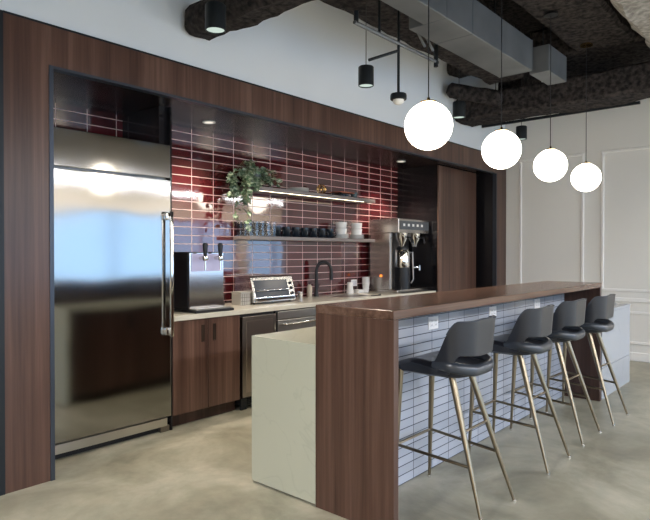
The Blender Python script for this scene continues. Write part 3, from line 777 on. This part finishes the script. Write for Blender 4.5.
pts.append((4.73+.17*dx, 4.25+.17*dy, ZC+.24))
MB().tube(pts, .019, 14).build('spout', BLACK, t, smooth=True)
MB().lathe([(0,0), (.028,0), (.026,.03), (.022,.06), (0,.06)], (4.73, 4.25, ZC), 20).build('base', BLACK, t, smooth=True)
MB().tube([(4.73+.17*dx, 4.25+.17*dy, ZC+.245), (4.73+.17*dx, 4.25+.17*dy, ZC+.18)], [.021, .023], 14).build('spray_head', BLACK, t, smooth=True)
MB().tube([(4.765, 4.255, ZC+.10), (4.82, 4.28, ZC+.125)], .006, 8).build('lever', BLACK, t, smooth=True)
t = thing('sink', (5.02, 4.0, ZC), 'dark undermount sink set in the worktop in front of the faucet', 'sink')
m = MB().box(4.80, 5.22, 3.84, 3.85, ZC-.0002, ZC+.002).box(4.80, 5.22, 4.13, 4.14, ZC-.0002, ZC+.002).box(4.80, 4.81, 3.85, 4.13, ZC-.0002, ZC+.002).box(5.21, 5.22, 3.85, 4.13, ZC-.0002, ZC+.002)
m.build('rim', STEEL2, t); MB().box(4.811, 5.209, 3.851, 4.129, ZC-.0002, ZC+.0008).build('basin', DSTEEL, t)
# cups
def papercup(x, y, h, r, label, sleeve=0):
    t = thing('paper_cup', (x, y, ZC), label, 'cup')
    m = MB().lathe([(0,0), (r,0), (r*.80,h*.5), (r*.74,h), (r*.70,h), (r*.66,h*.99), (0,h*.99)], (x, y, ZC), 20)
    m.build('cup', PAPER, t, smooth=True)
    return t
papercup(5.33, 4.25, .13, .045, 'white paper cup upside down on the worktop, left of the outlet')
t = thing('napkin_stack', (5.50, 4.26, ZC), 'small low stack of white napkins below the outlet', 'napkins')
MB().box(5.44, 5.56, 4.21, 4.30, ZC, ZC+.035, .002).build('napkins', PAPER, t)
t = thing('paper_cup_stack', (5.60, 4.20, ZC), 'tall white stack of nested paper cups left of the coffee brewer', 'cup stack')
m = MB(); m.lathe([(0,0), (.032,0), (.044,.10), (.046,.105), (.040,.105)] , (5.60, 4.22, ZC), 20)
for k in range(6): m.lathe([(.043,0), (.047,.004), (.045,.012), (.042,.013)], (5.60, 4.22, ZC+.10+k*.014), 20)
m.build('nested_cups', PAPER, t, smooth=True)
tag(MB().tube([(5.14, 3.80, ZC+.004), (5.26, 3.80, ZC+.004)], .006, 8).tube([(5.26, 3.80, ZC+.004), (5.30, 3.79, ZC+.006)], [.006, .014], 8).build('serving_spoon', DARKM, smooth=True), 'dark spoon lying on the worktop near the front edge by the sink', 'spoon')

# coffee brewer
t = thing('coffee_brewer', (5.95, 4.0, ZC), 'large stainless twin coffee brewer at the right end of the worktop', 'coffee brewer')
BX0, BX1, BY0, BY1 = 5.72, 6.40, 3.945, 4.25
SB = steel('brewer_steel', (.52,.49,.46), .25, .3)
MB().box(BX0, BX1, 3.84, BY1, ZC, ZC+.035, .004).build('base', SB, t)
MB().box(BX0, BX0+.045, BY0+.005, BY1, ZC+.036, ZC+.719, .004).build('side_panel', SB, t)
MB().box(BX0+.046, BX1, 4.12, BY1, ZC+.036, ZC+.719, .004).build('rear_housing', DSTEEL, t)
MB().box(BX0-.01, BX1+.005, 3.82, BY1, ZC+.72, ZC+.89, .006).build('top_housing', SB, t)
MB().box(BX0+.02, BX1-.02, 3.814, 3.8195, ZC+.76, ZC+.865, .001).build('control_panel', mat('brewer_control', (.10,.11,.12), .2), t)
m = MB()
for i in range(5): m.box(BX0+.08+i*.10, BX0+.12+i*.10, 3.810, 3.8135, ZC+.80, ZC+.83, .001)
m.build('buttons', WHITE, t)
for i, x in enumerate((5.93, 6.22)):
    b = MB().lathe([(0,0), (.028,0), (.034,.03), (.072,.10), (.078,.162), (0,.162)], (x, 3.92, ZC+.557), 24).build('brew_basket', CHROME, t, smooth=True)
    MB().tube([(x, 3.86, ZC+.67), (x, 3.79, ZC+.665), (x, 3.775, ZC+.60)], .011, 10).build('basket_handle', BLACK, b, smooth=True)
x = 5.99
s = MB().lathe([(0,0), (.088,0), (.094,.02), (.096,.19), (.08,.215), (0,.215)], (x, 3.95, ZC+.30), 28).build('thermal_server', CHROME, t, smooth=True)
MB().lathe([(0,0), (.072,0), (.070,.025), (.035,.06), (.03,.075), (0,.075)], (x, 3.95, ZC+.516), 24).build('server_lid', BLACK, s, smooth=True)
MB().lathe([(.088,0), (.095,0), (.095,.262), (.085,.264), (0,.264), (0,.0)], (x, 3.95, ZC+.0355), 28).build('server_stand', BLACK, t, smooth=True)
MB().tube([(x+.085, 3.90, ZC+.48), (x+.12, 3.88, ZC+.49), (x+.125, 3.87, ZC+.15), (x+.10, 3.89, ZC+.10)], .010, 10).build('sight_gauge', DSTEEL, t, smooth=True)
MB().tube([(x+.12, 3.87, ZC+.30), (x+.20, 3.83, ZC+.30)], .016, 12).tube([(x+.20, 3.83, ZC+.32), (x+.20, 3.83, ZC+.26)], .012, 12).build('faucet_valve', CHROME, t, smooth=True)
MB().lathe([(0,0), (.016,0), (.014,.012), (0,.014)], (0,0,0), 14, Matrix.Translation((BX0, 4.08, ZC+.20)) @ Matrix.Rotation(-PI/2, 4, 'Y')).build('switch', RED, t, smooth=True)
MB().box(BX0+.06, 6.39, 3.77, 3.838, ZC, ZC+.006).build('drip_mat', BLACK, t)

# ------------------------------------------------------------------ world + lights
w = bpy.data.worlds.new('sky'); S.world = w; w.use_nodes = True
bg = w.node_tree.nodes['Background']; bg.inputs[0].default_value = (.42, .67, 1.0, 1); bg.inputs[1].default_value = 2.7
for a, b in wx:
    li = bpy.data.lights.new('window_portal', 'AREA'); li.shape = 'RECTANGLE'; li.size = b-a; li.size_y = WZ1-WZ0
    try: li.cycles.is_portal = True
    except Exception: pass
    lo = bpy.data.objects.new('window_portal', li); COL.objects.link(lo); lo.location = ((a+b)/2, -4.24, (WZ0+WZ1)/2)
    lo.rotation_euler = (PI/2, 0, PI)   # facing +y
# added unseen fill lights behind the camera, for overall brightness and reflections
pn = [(-1.6, -3.3), (1.6, -3.3), (4.8, -3.3), (8.0, -3.3), (11.2, -3.3), (-2.2, 1.3)]
wh = ['far left of the row', 'second from the left in the row', 'third from the left in the row', 'fourth from the left in the row', 'far right of the row', 'nearest the green wall']
for i, (x, y) in enumerate(pn):
    t = thing('added_fill_pendant', (x, y, 2.8), 'added slim linear fill light behind the camera, ' + wh[i], 'pendant lamp', 'added linear fill lights behind the camera')
    MB().box(x-1.5, x+1.5, y-.15, y+.15, 2.80, 2.86, .004).build('housing', DARKM, t)
    for q in (-1.2, 1.2): MB().tube([(x+q, y, 2.86), (x+q, y, CEIL-.03)], .002, 6).build('cable', BLACK, t)
    li = bpy.data.lights.new('added_fill_light', 'AREA'); li.shape = 'RECTANGLE'; li.size = 2.9; li.size_y = .28; li.energy = 155; li.color = (.98, .97, 1.0)
    lo = bpy.data.objects.new('added_fill_light', li); COL.objects.link(lo); lo.location = (x, y, 2.79)

# ------------------------------------------------------------------ camera
yaw, p = math.radians(41.07), math.radians(.5)
fh = Vector((math.cos(yaw), math.sin(yaw), 0)); fwd = fh*math.cos(p)-Vector((0,0,1))*math.sin(p)
r = Vector((math.sin(yaw), -math.cos(yaw), 0)); up = r.cross(fwd)
cd = bpy.data.cameras.new('camera'); co = bpy.data.objects.new('camera', cd); COL.objects.link(co)
M = Matrix((( r.x, up.x, -fwd.x, 0), (r.y, up.y, -fwd.y, 0), (r.z, up.z, -fwd.z, 1.36), (0,0,0,1)))
co.matrix_world = M
cd.sensor_fit = 'HORIZONTAL'; cd.sensor_width = 36; cd.lens = 575/650*36; cd.shift_y = -3/650; cd.clip_start = .02
S.camera = co
S.view_settings.view_transform = 'Standard'; S.view_settings.look = 'None'; S.view_settings.gamma = 1
S.view_settings.exposure = 0.48
S.cycles.max_bounces = 10; S.cycles.diffuse_bounces = 5; S.cycles.glossy_bounces = 5; S.cycles.transmission_bounces = 8
S.cycles.sample_clamp_indirect = 6
